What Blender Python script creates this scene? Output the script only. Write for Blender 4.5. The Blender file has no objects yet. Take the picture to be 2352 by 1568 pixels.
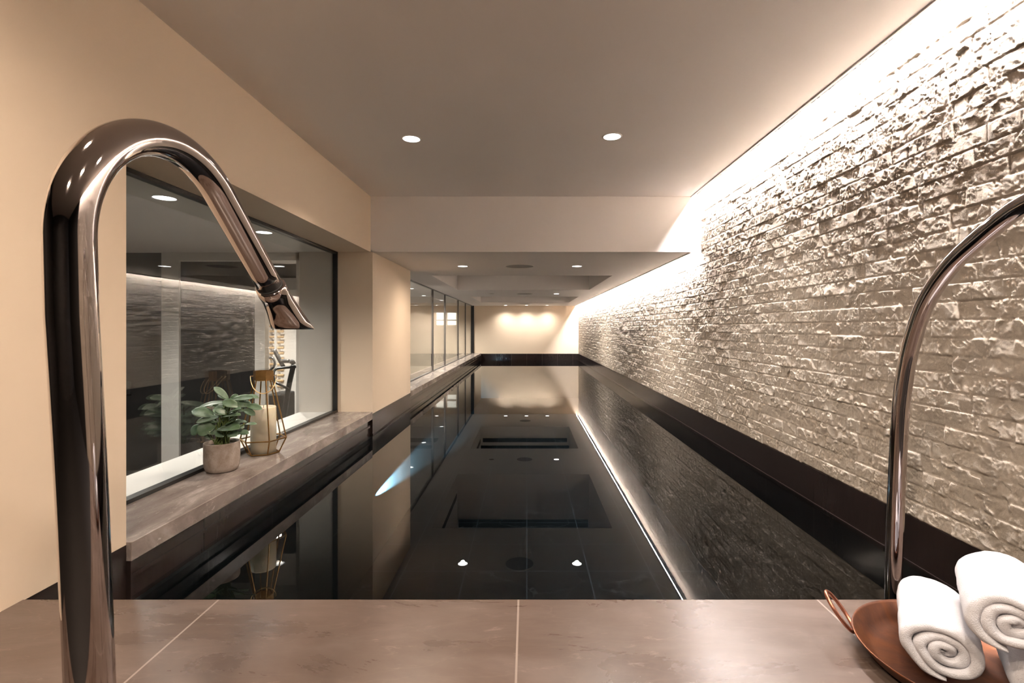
import bpy, bmesh, math, random
import numpy as np
from mathutils import Vector, Matrix, noise as mnoise
random.seed(7)
PI = math.pi
scene = bpy.context.scene
col = scene.collection

# ------------------------------------------------------------------ camera and frame of reference
F, VX, VY, CZ = 1130.0, 1210.0, 754.0, 1.0675      # focal (px), vanishing point, eye height above the water
def at(px, py, Y):
    return Vector(((px - VX) / F * Y, Y, CZ - (py - VY) / F * Y))

cam_d = bpy.data.cameras.new('camera')
cam = bpy.data.objects.new('camera', cam_d); col.objects.link(cam)
cam.location = (0, 0, CZ); cam.rotation_euler = (PI / 2, 0, 0)
cam_d.sensor_width = 36.0; cam_d.lens = 36.0 * F / 2352.0
cam_d.shift_x = -(VX - 1176) / 2352.0; cam_d.shift_y = -(784 - VY) / 2352.0
cam_d.clip_start = 0.02; cam_d.clip_end = 100
cam_d.dof.use_dof = True; cam_d.dof.focus_distance = 3.6; cam_d.dof.aperture_fstop = 9.0
scene.camera = cam

scene.view_settings.view_transform = 'Standard'
scene.view_settings.look = 'None'
scene.view_settings.gamma = 1.0
scene.view_settings.use_curve_mapping = False
scene.view_settings.exposure = 1.5
cy = scene.cycles
cy.use_denoising = True; cy.use_adaptive_sampling = True; cy.adaptive_threshold = 0.015
cy.max_bounces = 12; cy.diffuse_bounces = 6; cy.glossy_bounces = 6; cy.transmission_bounces = 6
cy.transparent_max_bounces = 16
cy.sample_clamp_indirect = 10.0
cy.caustics_reflective = False; cy.caustics_refractive = False

w = bpy.data.worlds.new('world'); scene.world = w; w.use_nodes = True
w.node_tree.nodes['Background'].inputs[0].default_value = (0.9, 0.85, 0.8, 1)
w.node_tree.nodes['Background'].inputs[1].default_value = 0.0

# ------------------------------------------------------------------ materials
def new_mat(name):
    m = bpy.data.materials.new(name); m.use_nodes = True
    nt = m.node_tree
    return m, nt, nt.nodes['Principled BSDF'], nt.nodes['Material Output']
def N(nt, t, **kw):
    n = nt.nodes.new(t)
    for k, v in kw.items():
        if k in n.inputs: n.inputs[k].default_value = v
        else: setattr(n, k, v)
    return n
def coords(nt, scale=(1, 1, 1), world=False, rot=0.0):
    if world:
        g = nt.nodes.new('ShaderNodeNewGeometry'); out = g.outputs['Position']
    else:
        g = nt.nodes.new('ShaderNodeTexCoord'); out = g.outputs['Object']
    mp = nt.nodes.new('ShaderNodeMapping'); mp.inputs['Scale'].default_value = scale; mp.inputs['Rotation'].default_value = (0, 0, rot)
    nt.links.new(out, mp.inputs['Vector'])
    return mp.outputs['Vector']
def ramp(nt, fac, stops):
    r = nt.nodes.new('ShaderNodeValToRGB')
    els = r.color_ramp.elements
    while len(els) < len(stops): els.new(0.5)
    for e, (p, c) in zip(els, stops):
        e.position = p; e.color = (*c, 1) if len(c) == 3 else c
    nt.links.new(fac, r.inputs[0])
    return r.outputs[0]
def noise(nt, vec, scale, detail=4, rough=0.55, dist=0.0):
    n = nt.nodes.new('ShaderNodeTexNoise')
    n.inputs['Scale'].default_value = scale; n.inputs['Detail'].default_value = detail
    n.inputs['Roughness'].default_value = rough; n.inputs['Distortion'].default_value = dist
    nt.links.new(vec, n.inputs['Vector'])
    return n.outputs['Fac']
def bump(nt, b, h, strength=0.2, dist=0.01):
    n = nt.nodes.new('ShaderNodeBump'); n.inputs['Strength'].default_value = strength; n.inputs['Distance'].default_value = dist
    nt.links.new(h, n.inputs['Height']); nt.links.new(n.outputs[0], b.inputs['Normal'])
def mixc(nt, fac, a, b, mode='MIX'):
    n = nt.nodes.new('ShaderNodeMix'); n.data_type = 'RGBA'; n.blend_type = mode
    for sock, v in ((n.inputs[0], fac), (n.inputs[6], a), (n.inputs[7], b)):
        if isinstance(v, (float, int)): sock.default_value = v
        elif isinstance(v, tuple): sock.default_value = (*v, 1)
        else: nt.links.new(v, sock)
    return n.outputs[2]

def simple(name, c, rough=0.5, metal=0.0, var=0.06, nscale=6, bmp=0.0, bscale=200, spec=0.5):
    m, nt, b, o = new_mat(name)
    v = coords(nt, world=True)
    f = noise(nt, v, nscale)
    lo = tuple(max(0, x * (1 - var)) for x in c); hi = tuple(min(1, x * (1 + var)) for x in c)
    nt.links.new(ramp(nt, f, [(0.3, lo), (0.7, hi)]), b.inputs['Base Color'])
    b.inputs['Roughness'].default_value = rough; b.inputs['Metallic'].default_value = metal
    b.inputs['Specular IOR Level'].default_value = spec
    if bmp: bump(nt, b, noise(nt, v, bscale, 3), bmp, 0.002)
    return m
def emit(name, c, s):
    m, nt, b, o = new_mat(name)
    e = nt.nodes.new('ShaderNodeEmission'); e.inputs[0].default_value = (*c, 1); e.inputs[1].default_value = s
    nt.links.new(e.outputs[0], o.inputs[0]); nt.nodes.remove(b)
    return m

def clear(name, ior, tint=(1, 1, 1), rough=0.0, wave=0.0):
    """straight-through clear sheet: Fresnel mirror over transparency"""
    m, nt, b, o = new_mat(name); nt.nodes.remove(b)
    geo = nt.nodes.new('ShaderNodeNewGeometry')
    mi = nt.nodes.new('ShaderNodeMix'); mi.data_type = 'FLOAT'
    nt.links.new(geo.outputs['Backfacing'], mi.inputs[0])
    mi.inputs[2].default_value = ior; mi.inputs[3].default_value = 1.0 / ior
    fr = nt.nodes.new('ShaderNodeFresnel'); nt.links.new(mi.outputs[0], fr.inputs['IOR'])
    tr = nt.nodes.new('ShaderNodeBsdfTransparent'); tr.inputs[0].default_value = (*tint, 1)
    gl = nt.nodes.new('ShaderNodeBsdfGlossy'); gl.inputs['Roughness'].default_value = rough
    mx = nt.nodes.new('ShaderNodeMixShader')
    nt.links.new(fr.outputs[0], mx.inputs[0]); nt.links.new(tr.outputs[0], mx.inputs[1]); nt.links.new(gl.outputs[0], mx.inputs[2])
    nt.links.new(mx.outputs[0], o.inputs[0])
    if wave:
        v = coords(nt, (1, 1, 1), world=True)
        bp = nt.nodes.new('ShaderNodeBump'); bp.inputs['Strength'].default_value = wave; bp.inputs['Distance'].default_value = 0.01
        nt.links.new(noise(nt, v, 2.2, 2), bp.inputs['Height'])
        nt.links.new(bp.outputs[0], gl.inputs['Normal'])
    return m

def marble(name, c0, c1, c2, rough=0.3, scale=3.0, joints=None, world_stretch=(1, 1, 1), mrot=0.0):
    m, nt, b, o = new_mat(name)
    v = coords(nt, world_stretch, world=True, rot=mrot)
    big = noise(nt, v, scale, 7, 0.62, 0.5)
    base = ramp(nt, big, [(0.32, c0), (0.52, c1), (0.70, c2)])
    fine = noise(nt, v, scale * 9, 5, 0.6, 0.2)
    base = mixc(nt, 0.16, base, ramp(nt, fine, [(0.35, tuple(x * 0.75 for x in c1)), (0.65, tuple(min(1, x * 1.25) for x in c1))]))
    # pale mineral flecks and thin veins
    fl = noise(nt, v, scale * 7, 6, 0.7, 0.3)
    base = mixc(nt, ramp(nt, fl, [(0.61, (0, 0, 0)), (0.72, (0.5, 0.5, 0.5))]), base, tuple(min(1, x * 1.7) for x in c2))
    vn = nt.nodes.new('ShaderNodeTexVoronoi'); vn.feature = 'DISTANCE_TO_EDGE'; vn.inputs['Scale'].default_value = scale * 1.1
    wv = nt.nodes.new('ShaderNodeVectorMath'); wv.operation = 'ADD'
    nz = nt.nodes.new('ShaderNodeTexNoise'); nz.inputs['Scale'].default_value = scale * 2; nz.inputs['Detail'].default_value = 4
    nt.links.new(v, nz.inputs['Vector'])
    sc = nt.nodes.new('ShaderNodeVectorMath'); sc.operation = 'SCALE'; sc.inputs['Scale'].default_value = 0.35
    nt.links.new(nz.outputs['Color'], sc.inputs[0])
    nt.links.new(v, wv.inputs[0]); nt.links.new(sc.outputs[0], wv.inputs[1]); nt.links.new(wv.outputs[0], vn.inputs['Vector'])
    vein = ramp(nt, vn.outputs['Distance'], [(0.0, (0.09, 0.09, 0.09)), (0.012, (0, 0, 0))])
    base = mixc(nt, vein, base, tuple(min(1, x * 1.9) for x in c2))
    if joints:
        sx = nt.nodes.new('ShaderNodeSeparateXYZ')
        g = nt.nodes.new('ShaderNodeNewGeometry'); nt.links.new(g.outputs['Position'], sx.inputs[0])
        axis, pts, half, jc = joints
        acc = None
        for p in pts:
            d = nt.nodes.new('ShaderNodeMath'); d.operation = 'COMPARE'
            nt.links.new(sx.outputs[axis], d.inputs[0]); d.inputs[1].default_value = p; d.inputs[2].default_value = half
            if acc is None: acc = d.outputs[0]
            else:
                a = nt.nodes.new('ShaderNodeMath'); a.operation = 'MAXIMUM'
                nt.links.new(acc, a.inputs[0]); nt.links.new(d.outputs[0], a.inputs[1]); acc = a.outputs[0]
        base = mixc(nt, acc, base, jc)
    nt.links.new(base, b.inputs['Base Color'])
    rr = ramp(nt, big, [(0.3, (rough * 0.9,) * 3), (0.7, (rough * 1.12,) * 3)])
    nt.links.new(rr, b.inputs['Roughness'])
    bump(nt, b, noise(nt, v, 45, 3), 0.1, 0.002)
    return m

def tiles(name, c, joint, w_, h_, rough, axis_u='Y', zoff=0.0, veins=0.0, gap=0.004, spec=0.5):
    """stack-bonded dark tiles on a vertical face (u along axis_u, v along Z) or on a floor (axis_u 'XY')"""
    m, nt, b, o = new_mat(name)
    g = nt.nodes.new('ShaderNodeNewGeometry'); s = nt.nodes.new('ShaderNodeSeparateXYZ'); nt.links.new(g.outputs['Position'], s.inputs[0])
    cb = nt.nodes.new('ShaderNodeCombineXYZ')
    if axis_u == 'XY': nt.links.new(s.outputs['X'], cb.inputs[0]); nt.links.new(s.outputs['Y'], cb.inputs[1])
    else:
        nt.links.new(s.outputs[axis_u], cb.inputs[0])
        ad = nt.nodes.new('ShaderNodeMath'); ad.inputs[1].default_value = zoff; nt.links.new(s.outputs['Z'], ad.inputs[0]); nt.links.new(ad.outputs[0], cb.inputs[1])
    br = nt.nodes.new('ShaderNodeTexBrick'); br.offset = 0.0
    br.inputs['Scale'].default_value = 1.0; br.inputs['Brick Width'].default_value = w_; br.inputs['Row Height'].default_value = h_
    br.inputs['Mortar Size'].default_value = gap; br.inputs['Mortar Smooth'].default_value = 0.1; br.inputs['Bias'].default_value = 0
    br.inputs['Color1'].default_value = (*c, 1); br.inputs['Color2'].default_value = (*[x * 1.25 for x in c], 1); br.inputs['Mortar'].default_value = (*joint, 1)
    nt.links.new(cb.outputs[0], br.inputs['Vector'])
    out = br.outputs['Color']
    v = coords(nt, world=True)
    if veins:
        vn = nt.nodes.new('ShaderNodeTexVoronoi'); vn.feature = 'DISTANCE_TO_EDGE'; vn.inputs['Scale'].default_value = 0.9
        nz = nt.nodes.new('ShaderNodeTexNoise'); nz.inputs['Scale'].default_value = 1.5; nz.inputs['Detail'].default_value = 5; nt.links.new(v, nz.inputs['Vector'])
        ad = nt.nodes.new('ShaderNodeVectorMath'); nt.links.new(v, ad.inputs[0]); nt.links.new(nz.outputs['Color'], ad.inputs[1]); nt.links.new(ad.outputs[0], vn.inputs['Vector'])
        out = mixc(nt, ramp(nt, vn.outputs['Distance'], [(0.0, (veins,) * 3), (0.008, (0, 0, 0))]), out, (0.5, 0.5, 0.48))
    sm = noise(nt, coords(nt, (6, 6, 1), world=True), 8, 3)
    out = mixc(nt, 0.25, out, ramp(nt, sm, [(0.3, tuple(x * 0.7 for x in c)), (0.7, tuple(x * 1.3 for x in c))]))
    nt.links.new(out, b.inputs['Base Color'])
    b.inputs['Roughness'].default_value = rough; b.inputs['Specular IOR Level'].default_value = spec
    bump(nt, b, br.outputs['Fac'], -0.25, 0.002)
    return m

M = {}
M['cream'] = simple('cream_paint', (0.83, 0.70, 0.55), 0.6, var=0.02, nscale=1.2, bmp=0.05, bscale=120, spec=0.3)
M['ceiling'] = simple('ceiling_paint', (0.90, 0.865, 0.85), 0.7, var=0.015, nscale=1.2, bmp=0.04, bscale=140, spec=0.25)
M['deck'] = marble('brown_limestone', (0.083, 0.055, 0.041), (0.125, 0.091, 0.074), (0.175, 0.138, 0.121), 0.28, 2.4, ('X', (-0.96, -0.026, 0.905), 0.0028, (0.30, 0.25, 0.22)), (0.7, 2.2, 1.0), 0.6)
M['sill'] = marble('grey_brown_marble', (0.14, 0.112, 0.098), (0.235, 0.198, 0.18), (0.44, 0.395, 0.37), 0.22, 3.0, ('Y', (3.42, 8.2, 9.9, 11.6, 13.3, 15.0), 0.0015, (0.2, 0.16, 0.14)), (2.6, 0.8, 1.5), 0.4)
M['band'] = tiles('dark_brown_tile', (0.018, 0.0125, 0.0115), (0.008, 0.006, 0.006), 0.6, 3.0, 0.16, 'Y', 1.5, spec=0.15)
M['band_x'] = tiles('dark_brown_tile_end', (0.018, 0.0125, 0.0115), (0.10, 0.085, 0.08), 0.52, 3.0, 0.12, 'X', 1.5)
M['pool'] = tiles('black_marble_tile', (0.0010, 0.0017, 0.0022), (0.03, 0.035, 0.04), 0.6, 0.6, 0.8, 'XY', 0, 0.06, 0.006, 0.06)
M['pool_wall'] = tiles('black_marble_wall_tile', (0.006, 0.007, 0.0075), (0.02, 0.02, 0.02), 0.6, 0.6, 0.8, 'Y', 0, 0.0, 0.006, 0.1)
M['water'] = clear('still_water', 1.55, (0.58, 0.66, 0.70), 0.0, 0.0)
M['glass'] = clear('window_glass', 1.95, (0.90, 0.925, 0.92))
M['thin_glass'] = clear('lantern_glass', 1.3, (0.98, 0.98, 0.97))
M['darkwall'] = simple('dark_wall', (0.014, 0.012, 0.011), 0.6)
M['black'] = simple('black_frame', (0.012, 0.012, 0.012), 0.35, 0.0, 0.1)
M['mullion'] = simple('bronze_mullion', (0.07, 0.06, 0.055), 0.4)
M['void'] = simple('shadow_gap_black', (0.01, 0.01, 0.01), 0.9)
M['bead'] = simple('light_grey_bead', (0.55, 0.53, 0.53), 0.4)
M['profile'] = simple('grey_profile', (0.30, 0.28, 0.28), 0.5)
M['chrome'] = simple('bronze_chrome', (0.46, 0.41, 0.39), 0.045, 1.0, 0.03, 3)
M['chrome2'] = simple('polished_nickel', (0.46, 0.415, 0.405), 0.06, 1.0, 0.03, 3)
M['brass_bright'] = simple('brass_wire', (0.72, 0.52, 0.27), 0.28, 1.0, 0.1, 30)
M['brass'] = simple('aged_brass', (0.34, 0.205, 0.08), 0.36, 1.0, 0.15, 30)
M['candle'] = simple('ivory_wax', (0.86, 0.79, 0.63), 0.45, 0, 0.02)
M['candle'].node_tree.nodes['Principled BSDF'].inputs['Subsurface Weight'].default_value = 0.25
M['candle'].node_tree.nodes['Principled BSDF'].inputs['Subsurface Radius'].default_value = (0.05, 0.03, 0.015)
M['wick'] = simple('wick', (0.03, 0.025, 0.02), 0.9)
M['white'] = simple('white_paint', (0.82, 0.79, 0.75), 0.5, var=0.02)
M['plaster_grey'] = simple('grey_render', (0.50, 0.485, 0.46), 0.7, var=0.08, nscale=3, bmp=0.1, bscale=60)
M['dark_panel'] = simple('smoked_panel', (0.035, 0.034, 0.034), 0.12, 0, 0.05)
M['gym_floor'] = simple('gym_floor', (0.05, 0.048, 0.046), 0.5)
M['wood'] = simple('pale_wood', (0.66, 0.45, 0.24), 0.5, 0, 0.15, 12)
M['machine'] = simple('machine_grey', (0.09, 0.09, 0.09), 0.35, 0.6)
M['rubber'] = simple('black_rubber', (0.02, 0.02, 0.02), 0.7)
M['soil'] = simple('soil', (0.025, 0.018, 0.012), 0.95, 0, 0.5, 80, 0.6, 150)
M['speaker'] = simple('speaker_mesh', (0.36, 0.34, 0.34), 0.8)
M['lens'] = emit('lamp_lens', (1.0, 0.97, 0.94), 5.0)
M['lens_off'] = simple('lamp_off', (0.25, 0.23, 0.22), 0.5)
M['led'] = emit('led_diffuser', (1.0, 0.93, 0.915), 300.0)
M['shelf_glow'] = emit('lit_panel', (1.0, 0.93, 0.80), 1.6)

def mat_stone():
    m, nt, b, o = new_mat('split_face_stone')
    v = coords(nt, (1, 1, 1), world=True)
    c = ramp(nt, noise(nt, v, 3.5, 4, 0.6), [(0.3, (0.60, 0.505, 0.40)), (0.7, (0.71, 0.62, 0.515))])
    c = mixc(nt, 0.3, c, ramp(nt, noise(nt, v, 60, 4, 0.7), [(0.35, (0.50, 0.42, 0.33)), (0.65, (0.78, 0.70, 0.605))]))
    nt.links.new(c, b.inputs['Base Color']); b.inputs['Roughness'].default_value = 0.85; b.inputs['Specular IOR Level'].default_value = 0.25
    bump(nt, b, noise(nt, v, 230, 6, 0.8), 0.9, 0.006)
    return m
M['stone'] = mat_stone()

def mat_towel():
    m, nt, b, o = new_mat('white_terry')
    v = coords(nt)
    b.inputs['Base Color'].default_value = (0.74, 0.735, 0.77, 1); b.inputs['Roughness'].default_value = 0.95
    b.inputs['Specular IOR Level'].default_value = 0.1
    b.inputs['Sheen Weight'].default_value = 0.3
    bump(nt, b, noise(nt, v, 420, 3, 0.7), 0.8, 0.003)
    return m
M['towel'] = mat_towel()
def mat_copper():
    m, nt, b, o = new_mat('aged_copper')
    v = coords(nt)
    n1 = noise(nt, v, 9, 5, 0.6, 0.5)
    nt.links.new(ramp(nt, n1, [(0.3, (0.065, 0.030, 0.020)), (0.5, (0.15, 0.058, 0.030)), (0.72, (0.27, 0.095, 0.035))]), b.inputs['Base Color'])
    b.inputs['Metallic'].default_value = 0.75
    nt.links.new(ramp(nt, n1, [(0.3, (0.5,) * 3), (0.7, (0.3,) * 3)]), b.inputs['Roughness'])
    bump(nt, b, noise(nt, v, 40, 2), 0.15, 0.004)
    return m
M['copper'] = mat_copper()
M['copper_bar'] = simple('copper_bar', (0.48, 0.20, 0.13), 0.3, 0.9, 0.2, 40)
def mat_pot():
    m, nt, b, o = new_mat('speckled_concrete')
    v = coords(nt)
    c = ramp(nt, noise(nt, v, 9, 5, 0.65, 0.4), [(0.35, (0.20, 0.155, 0.125)), (0.6, (0.36, 0.31, 0.275))])
    c = mixc(nt, ramp(nt, noise(nt, v, 90, 2, 0.6), [(0.55, (0, 0, 0)), (0.7, (0.5, 0.5, 0.5))]), c, (0.22, 0.17, 0.13))
    nt.links.new(c, b.inputs['Base Color']); b.inputs['Roughness'].default_value = 0.8
    bump(nt, b, noise(nt, v, 70, 4), 0.2, 0.003)
    return m
M['pot'] = mat_pot()
def mat_leaf():
    m, nt, b, o = new_mat('succulent_leaf')
    v = coords(nt)
    c = ramp(nt, noise(nt, v, 10, 3, 0.5), [(0.3, (0.05, 0.10, 0.04)), (0.5, (0.12, 0.195, 0.12)), (0.72, (0.25, 0.335, 0.27))])
    nt.links.new(c, b.inputs['Base Color']); b.inputs['Roughness'].default_value = 0.42
    b.inputs['Subsurface Weight'].default_value = 0.1; b.inputs['Subsurface Radius'].default_value = (0.01, 0.02, 0.005)
    return m
M['leaf'] = mat_leaf()
M['stem'] = simple('plant_stem', (0.10, 0.14, 0.04), 0.5)

# ------------------------------------------------------------------ object helpers
def link(name, me, mat, parent=None, loc=None):
    o = bpy.data.objects.new(name, me)
    if mat is not None: me.materials.append(mat)
    col.objects.link(o)
    if loc is not None: o.location = loc
    if parent is not None: o.parent = parent
    return o
def tag(o, label, cat=None, group=None, kind=None):
    if label: o['label'] = label
    if cat: o['category'] = cat
    if group: o['group'] = group
    if kind: o['kind'] = kind
    return o
def empty(name, loc, label, cat, group=None):
    o = bpy.data.objects.new(name, None); col.objects.link(o); o.location = loc; o.empty_display_size = 0.05
    return tag(o, label, cat, group)
def structure(o, label=None, cat=None):
    o['kind'] = 'structure'
    if label: o['label'] = label
    if cat: o['category'] = cat
    return o
def from_bm(name, bm, mat, parent=None, loc=None, smooth=False):
    me = bpy.data.meshes.new(name); bmesh.ops.recalc_face_normals(bm, faces=bm.faces[:]); bm.to_mesh(me); bm.free()
    if smooth:
        for p in me.polygons: p.use_smooth = True
    return link(name, me, mat, parent, loc)
def add_box(bm, x0, x1, y0, y1, z0, z1, bev=0.0):
    r = bmesh.ops.create_cube(bm, size=1.0)
    for v in r['verts']:
        v.co = Vector(((x0 + x1) / 2 + v.co.x * (x1 - x0), (y0 + y1) / 2 + v.co.y * (y1 - y0), (z0 + z1) / 2 + v.co.z * (z1 - z0)))
    if bev:
        es = list({e for v in r['verts'] for e in v.link_edges})
        bmesh.ops.bevel(bm, geom=es, offset=bev, segments=2, profile=0.5, affect='EDGES')
def boxes(name, lst, mat, parent=None, bev=0.0, loc=None):
    bm = bmesh.new()
    for b in lst: add_box(bm, *b, bev=bev)
    return from_bm(name, bm, mat, parent, loc)
def add_tube(bm, pts, rad, segs=16, cap=True, closed=False):
    pts = [Vector(p) for p in pts]; n = len(pts)
    rads = rad if isinstance(rad, (list, tuple)) else [rad] * n
    tang = []
    for i in range(n):
        if closed: t = pts[(i + 1) % n] - pts[i - 1]
        else: t = pts[min(i + 1, n - 1)] - pts[max(i - 1, 0)]
        tang.append(t.normalized())
    up = Vector((0, 0, 1)) if abs(tang[0].z) < 0.9 else Vector((1, 0, 0))
    u = (up - tang[0] * up.dot(tang[0])).normalized()
    rings = []
    for i in range(n):
        u = (u - tang[i] * u.dot(tang[i])).normalized(); v = tang[i].cross(u)
        rings.append([bm.verts.new(pts[i] + (u * math.cos(a) + v * math.sin(a)) * rads[i]) for a in [2 * PI * k / segs for k in range(segs)]])
    m = n if closed else n - 1
    for i in range(m):
        A, B = rings[i], rings[(i + 1) % n]
        for k in range(segs):
            bm.faces.new((A[k], A[(k + 1) % segs], B[(k + 1) % segs], B[k]))
    if cap and not closed:
        bm.faces.new(rings[0][::-1]); bm.faces.new(rings[-1])
def tube(name, pts, rad, mat, parent=None, segs=16, closed=False, loc=None):
    bm = bmesh.new(); add_tube(bm, pts, rad, segs, True, closed)
    return from_bm(name, bm, mat, parent, loc, True)
def add_lathe(bm, prof, segs=48, center=(0, 0, 0)):
    c = Vector(center); rings = []
    for r, z in prof:
        if r < 1e-5: rings.append([bm.verts.new(c + Vector((0, 0, z)))])
        else: rings.append([bm.verts.new(c + Vector((r * math.cos(2 * PI * k / segs), r * math.sin(2 * PI * k / segs), z))) for k in range(segs)])
    for A, B in zip(rings, rings[1:]):
        for k in range(segs):
            k2 = (k + 1) % segs
            if len(A) == 1 and len(B) == 1: continue
            if len(A) == 1: bm.faces.new((A[0], B[k2], B[k]))
            elif len(B) == 1: bm.faces.new((A[k], A[k2], B[0]))
            else: bm.faces.new((A[k], A[k2], B[k2], B[k]))
def lathe(name, prof, mat, parent=None, segs=48, smooth=True, loc=None):
    bm = bmesh.new(); add_lathe(bm, prof, segs)
    return from_bm(name, bm, mat, parent, loc, smooth)
def catmull(P, n=10):
    P = [Vector(p) for p in P]; out = []
    Q = [2 * P[0] - P[1]] + P + [2 * P[-1] - P[-2]]
    for i in range(1, len(Q) - 2):
        p0, p1, p2, p3 = Q[i - 1], Q[i], Q[i + 1], Q[i + 2]
        for k in range(n):
            t = k / n
            out.append(0.5 * ((2 * p1) + (p2 - p0) * t + (2 * p0 - 5 * p1 + 4 * p2 - p3) * t * t + (3 * p1 - p0 - 3 * p2 + p3) * t ** 3))
    out.append(P[-1]); return out
def spot(name, loc, power, colr, size_deg=110, blend=0.8, radius=0.04, target=None):
    l = bpy.data.lights.new(name, 'SPOT'); l.energy = power; l.color = colr; l.spot_size = math.radians(size_deg); l.spot_blend = blend
    l.shadow_soft_size = radius
    o = bpy.data.objects.new(name, l); col.objects.link(o); o.location = loc
    if target is not None:
        o.rotation_euler = (Vector(target) - Vector(loc)).to_track_quat('-Z', 'Y').to_euler()
    return o

# ------------------------------------------------------------------ key dimensions
XL, XR = -1.57, 1.75            # left wall face, right wall face
YB, YD, YP, YQ, YF = -2.6, 1.536, 4.945, 6.55, 16.7   # back wall, deck edge, beam / pillar near face, pillar far face, far wall
ZC, ZL = 2.393, 1.8355          # upper and lower ceiling
ZDK, ZS, ZBAND = 0.2225, 0.2295, 0.21
YW = 1.928                      # near window starts
XG1, XG2 = -1.92, -1.84         # glass planes
XIN = -2.28                     # inner face of the left wall
ZGC, ZGF = CZ + 0.86, -0.55     # neighbouring room: ceiling, floor
XPF = -1.55                     # pillar and sill face
ZPOOL = -1.3

# ------------------------------------------------------------------ the setting
structure(boxes('floor', [(XL - 0.02, XR + 0.03, 0.3, YD, ZDK - 0.05, ZDK)], M['deck'], bev=0.003), 'brown polished stone pool deck with pale slab joints', 'floor')
structure(boxes('floor_back', [(-2.8, XR + 0.03, YB, 0.3, ZDK - 0.05, ZDK), (-2.8, XL - 0.02, 0.3, 0.75, ZDK - 0.05, ZDK)], M['darkwall']), 'dark floor behind the stone deck', 'floor')
structure(boxes('wall_back', [(-2.8, 2.0, YB - 0.1, YB, 0.0, ZC + 0.1), (-2.8, -2.7, YB, 0.75, 0.0, ZC + 0.1), (XR - 0.02, XR + 0.1, YB, 0.0, 0.0, ZC + 0.1)], M['darkwall']), 'dark wall behind the deck', 'wall')
structure(boxes('wall_left', [(XIN, XL, 0.75, YW, ZDK - 0.003, ZC + 0.1), (XG1 - 0.03, XL, YW, YP, ZL, ZC + 0.1)], M['cream']), 'cream painted wall around and above the near window', 'wall')
structure(boxes('pillar', [(XIN, XPF, YP, YQ, ZDK - 0.012, ZL + 0.02)], M['cream']), 'cream pillar between the two windows', 'pillar')
structure(boxes('wall_far', [(XG2 - 0.2, XR + 0.05, YF, YF + 0.1, ZBAND, ZL + 0.1)], M['cream']), 'cream end wall beyond the far end of the pool', 'wall')
# upper ceiling with shadow slot beside the stone wall
SLOT0, SLOT1, SLOT2 = 1.652, 1.66, 1.70
structure(boxes('ceiling_upper', [(-2.8, SLOT0, 0.0, YP, ZC, ZC + 0.12), (-2.8, XR, YB, 0.0, ZC, ZC + 0.12)], M['ceiling']), 'plain painted ceiling over the deck end', 'ceiling')
# lower ceiling with two deep coffers, its front is the beam face
c1 = (-1.38, 1.24, 7.15, 9.80); c2 = (-1.36, 1.25, 11.90, 14.55)
xl_ = XG2 - 0.03
bl = [(xl_, SLOT0, YP + 0.02, c1[2], ZL, ZC), (xl_, SLOT0, c1[3], c2[2], ZL, ZC), (xl_, SLOT0, c2[3], YF, ZL, ZC),
      (xl_, c1[0], c1[2], c1[3], ZL, ZC + 0.9), (c1[1], SLOT0, c1[2], c1[3], ZL, ZC + 0.9),
      (xl_, c2[0], c2[2], c2[3], ZL, ZC + 0.1), (c2[1], SLOT0, c2[2], c2[3], ZL, ZC + 0.1),
      (c1[0] - .1, c1[1] + .1, c1[2], c1[3] + 0.1, ZC + 0.8, ZC + 0.9), (c2[0] - .1, c2[1] + .1, c2[2], c2[3], ZL + 0.65, ZC + 0.2),
      (c1[0], c1[1], c1[3], c1[3] + 0.1, ZC, ZC + 0.9), (c1[0], c1[1], c1[2] - 0.1, c1[2], ZC, ZC + 0.9)]
structure(boxes('ceiling_lower', bl, M['ceiling']), 'lower painted ceiling over the pool with two deep rectangular coffers', 'ceiling')
structure(boxes('trim_beam', [(XL - 0.1, XR + 0.02, YP, YP + 0.03, ZL, ZC + 0.02)], M['ceiling']), 'broad painted beam face where the ceiling steps down', 'beam')
# dark air slots in the coffers
structure(boxes('trim_1', [(c1[0] - 0.001, c1[0] + 0.004, c1[2] + 0.12, c1[3] - 0.12, ZL + 0.34, ZL + 0.44),
                           (c1[0] + 0.02, c1[1] - 0.02, c1[3] - 0.004, c1[3] + 0.001, ZL + 0.90, ZL + 1.06)], M['black']), 'black air slots inside the nearer ceiling coffer', 'vent')
structure(boxes('trim_2', [(c2[0] - 0.001, c2[0] + 0.004, c2[2] + 0.12, c2[3] - 0.12, ZL + 0.34, ZL + 0.46),
                           (c2[0] + 0.06, c2[1] - 0.06, c2[3] - 0.004, c2[3] + 0.001, ZL + 0.34, ZL + 0.46)], M['black']), 'black air slots inside the farther ceiling coffer', 'vent')
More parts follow.
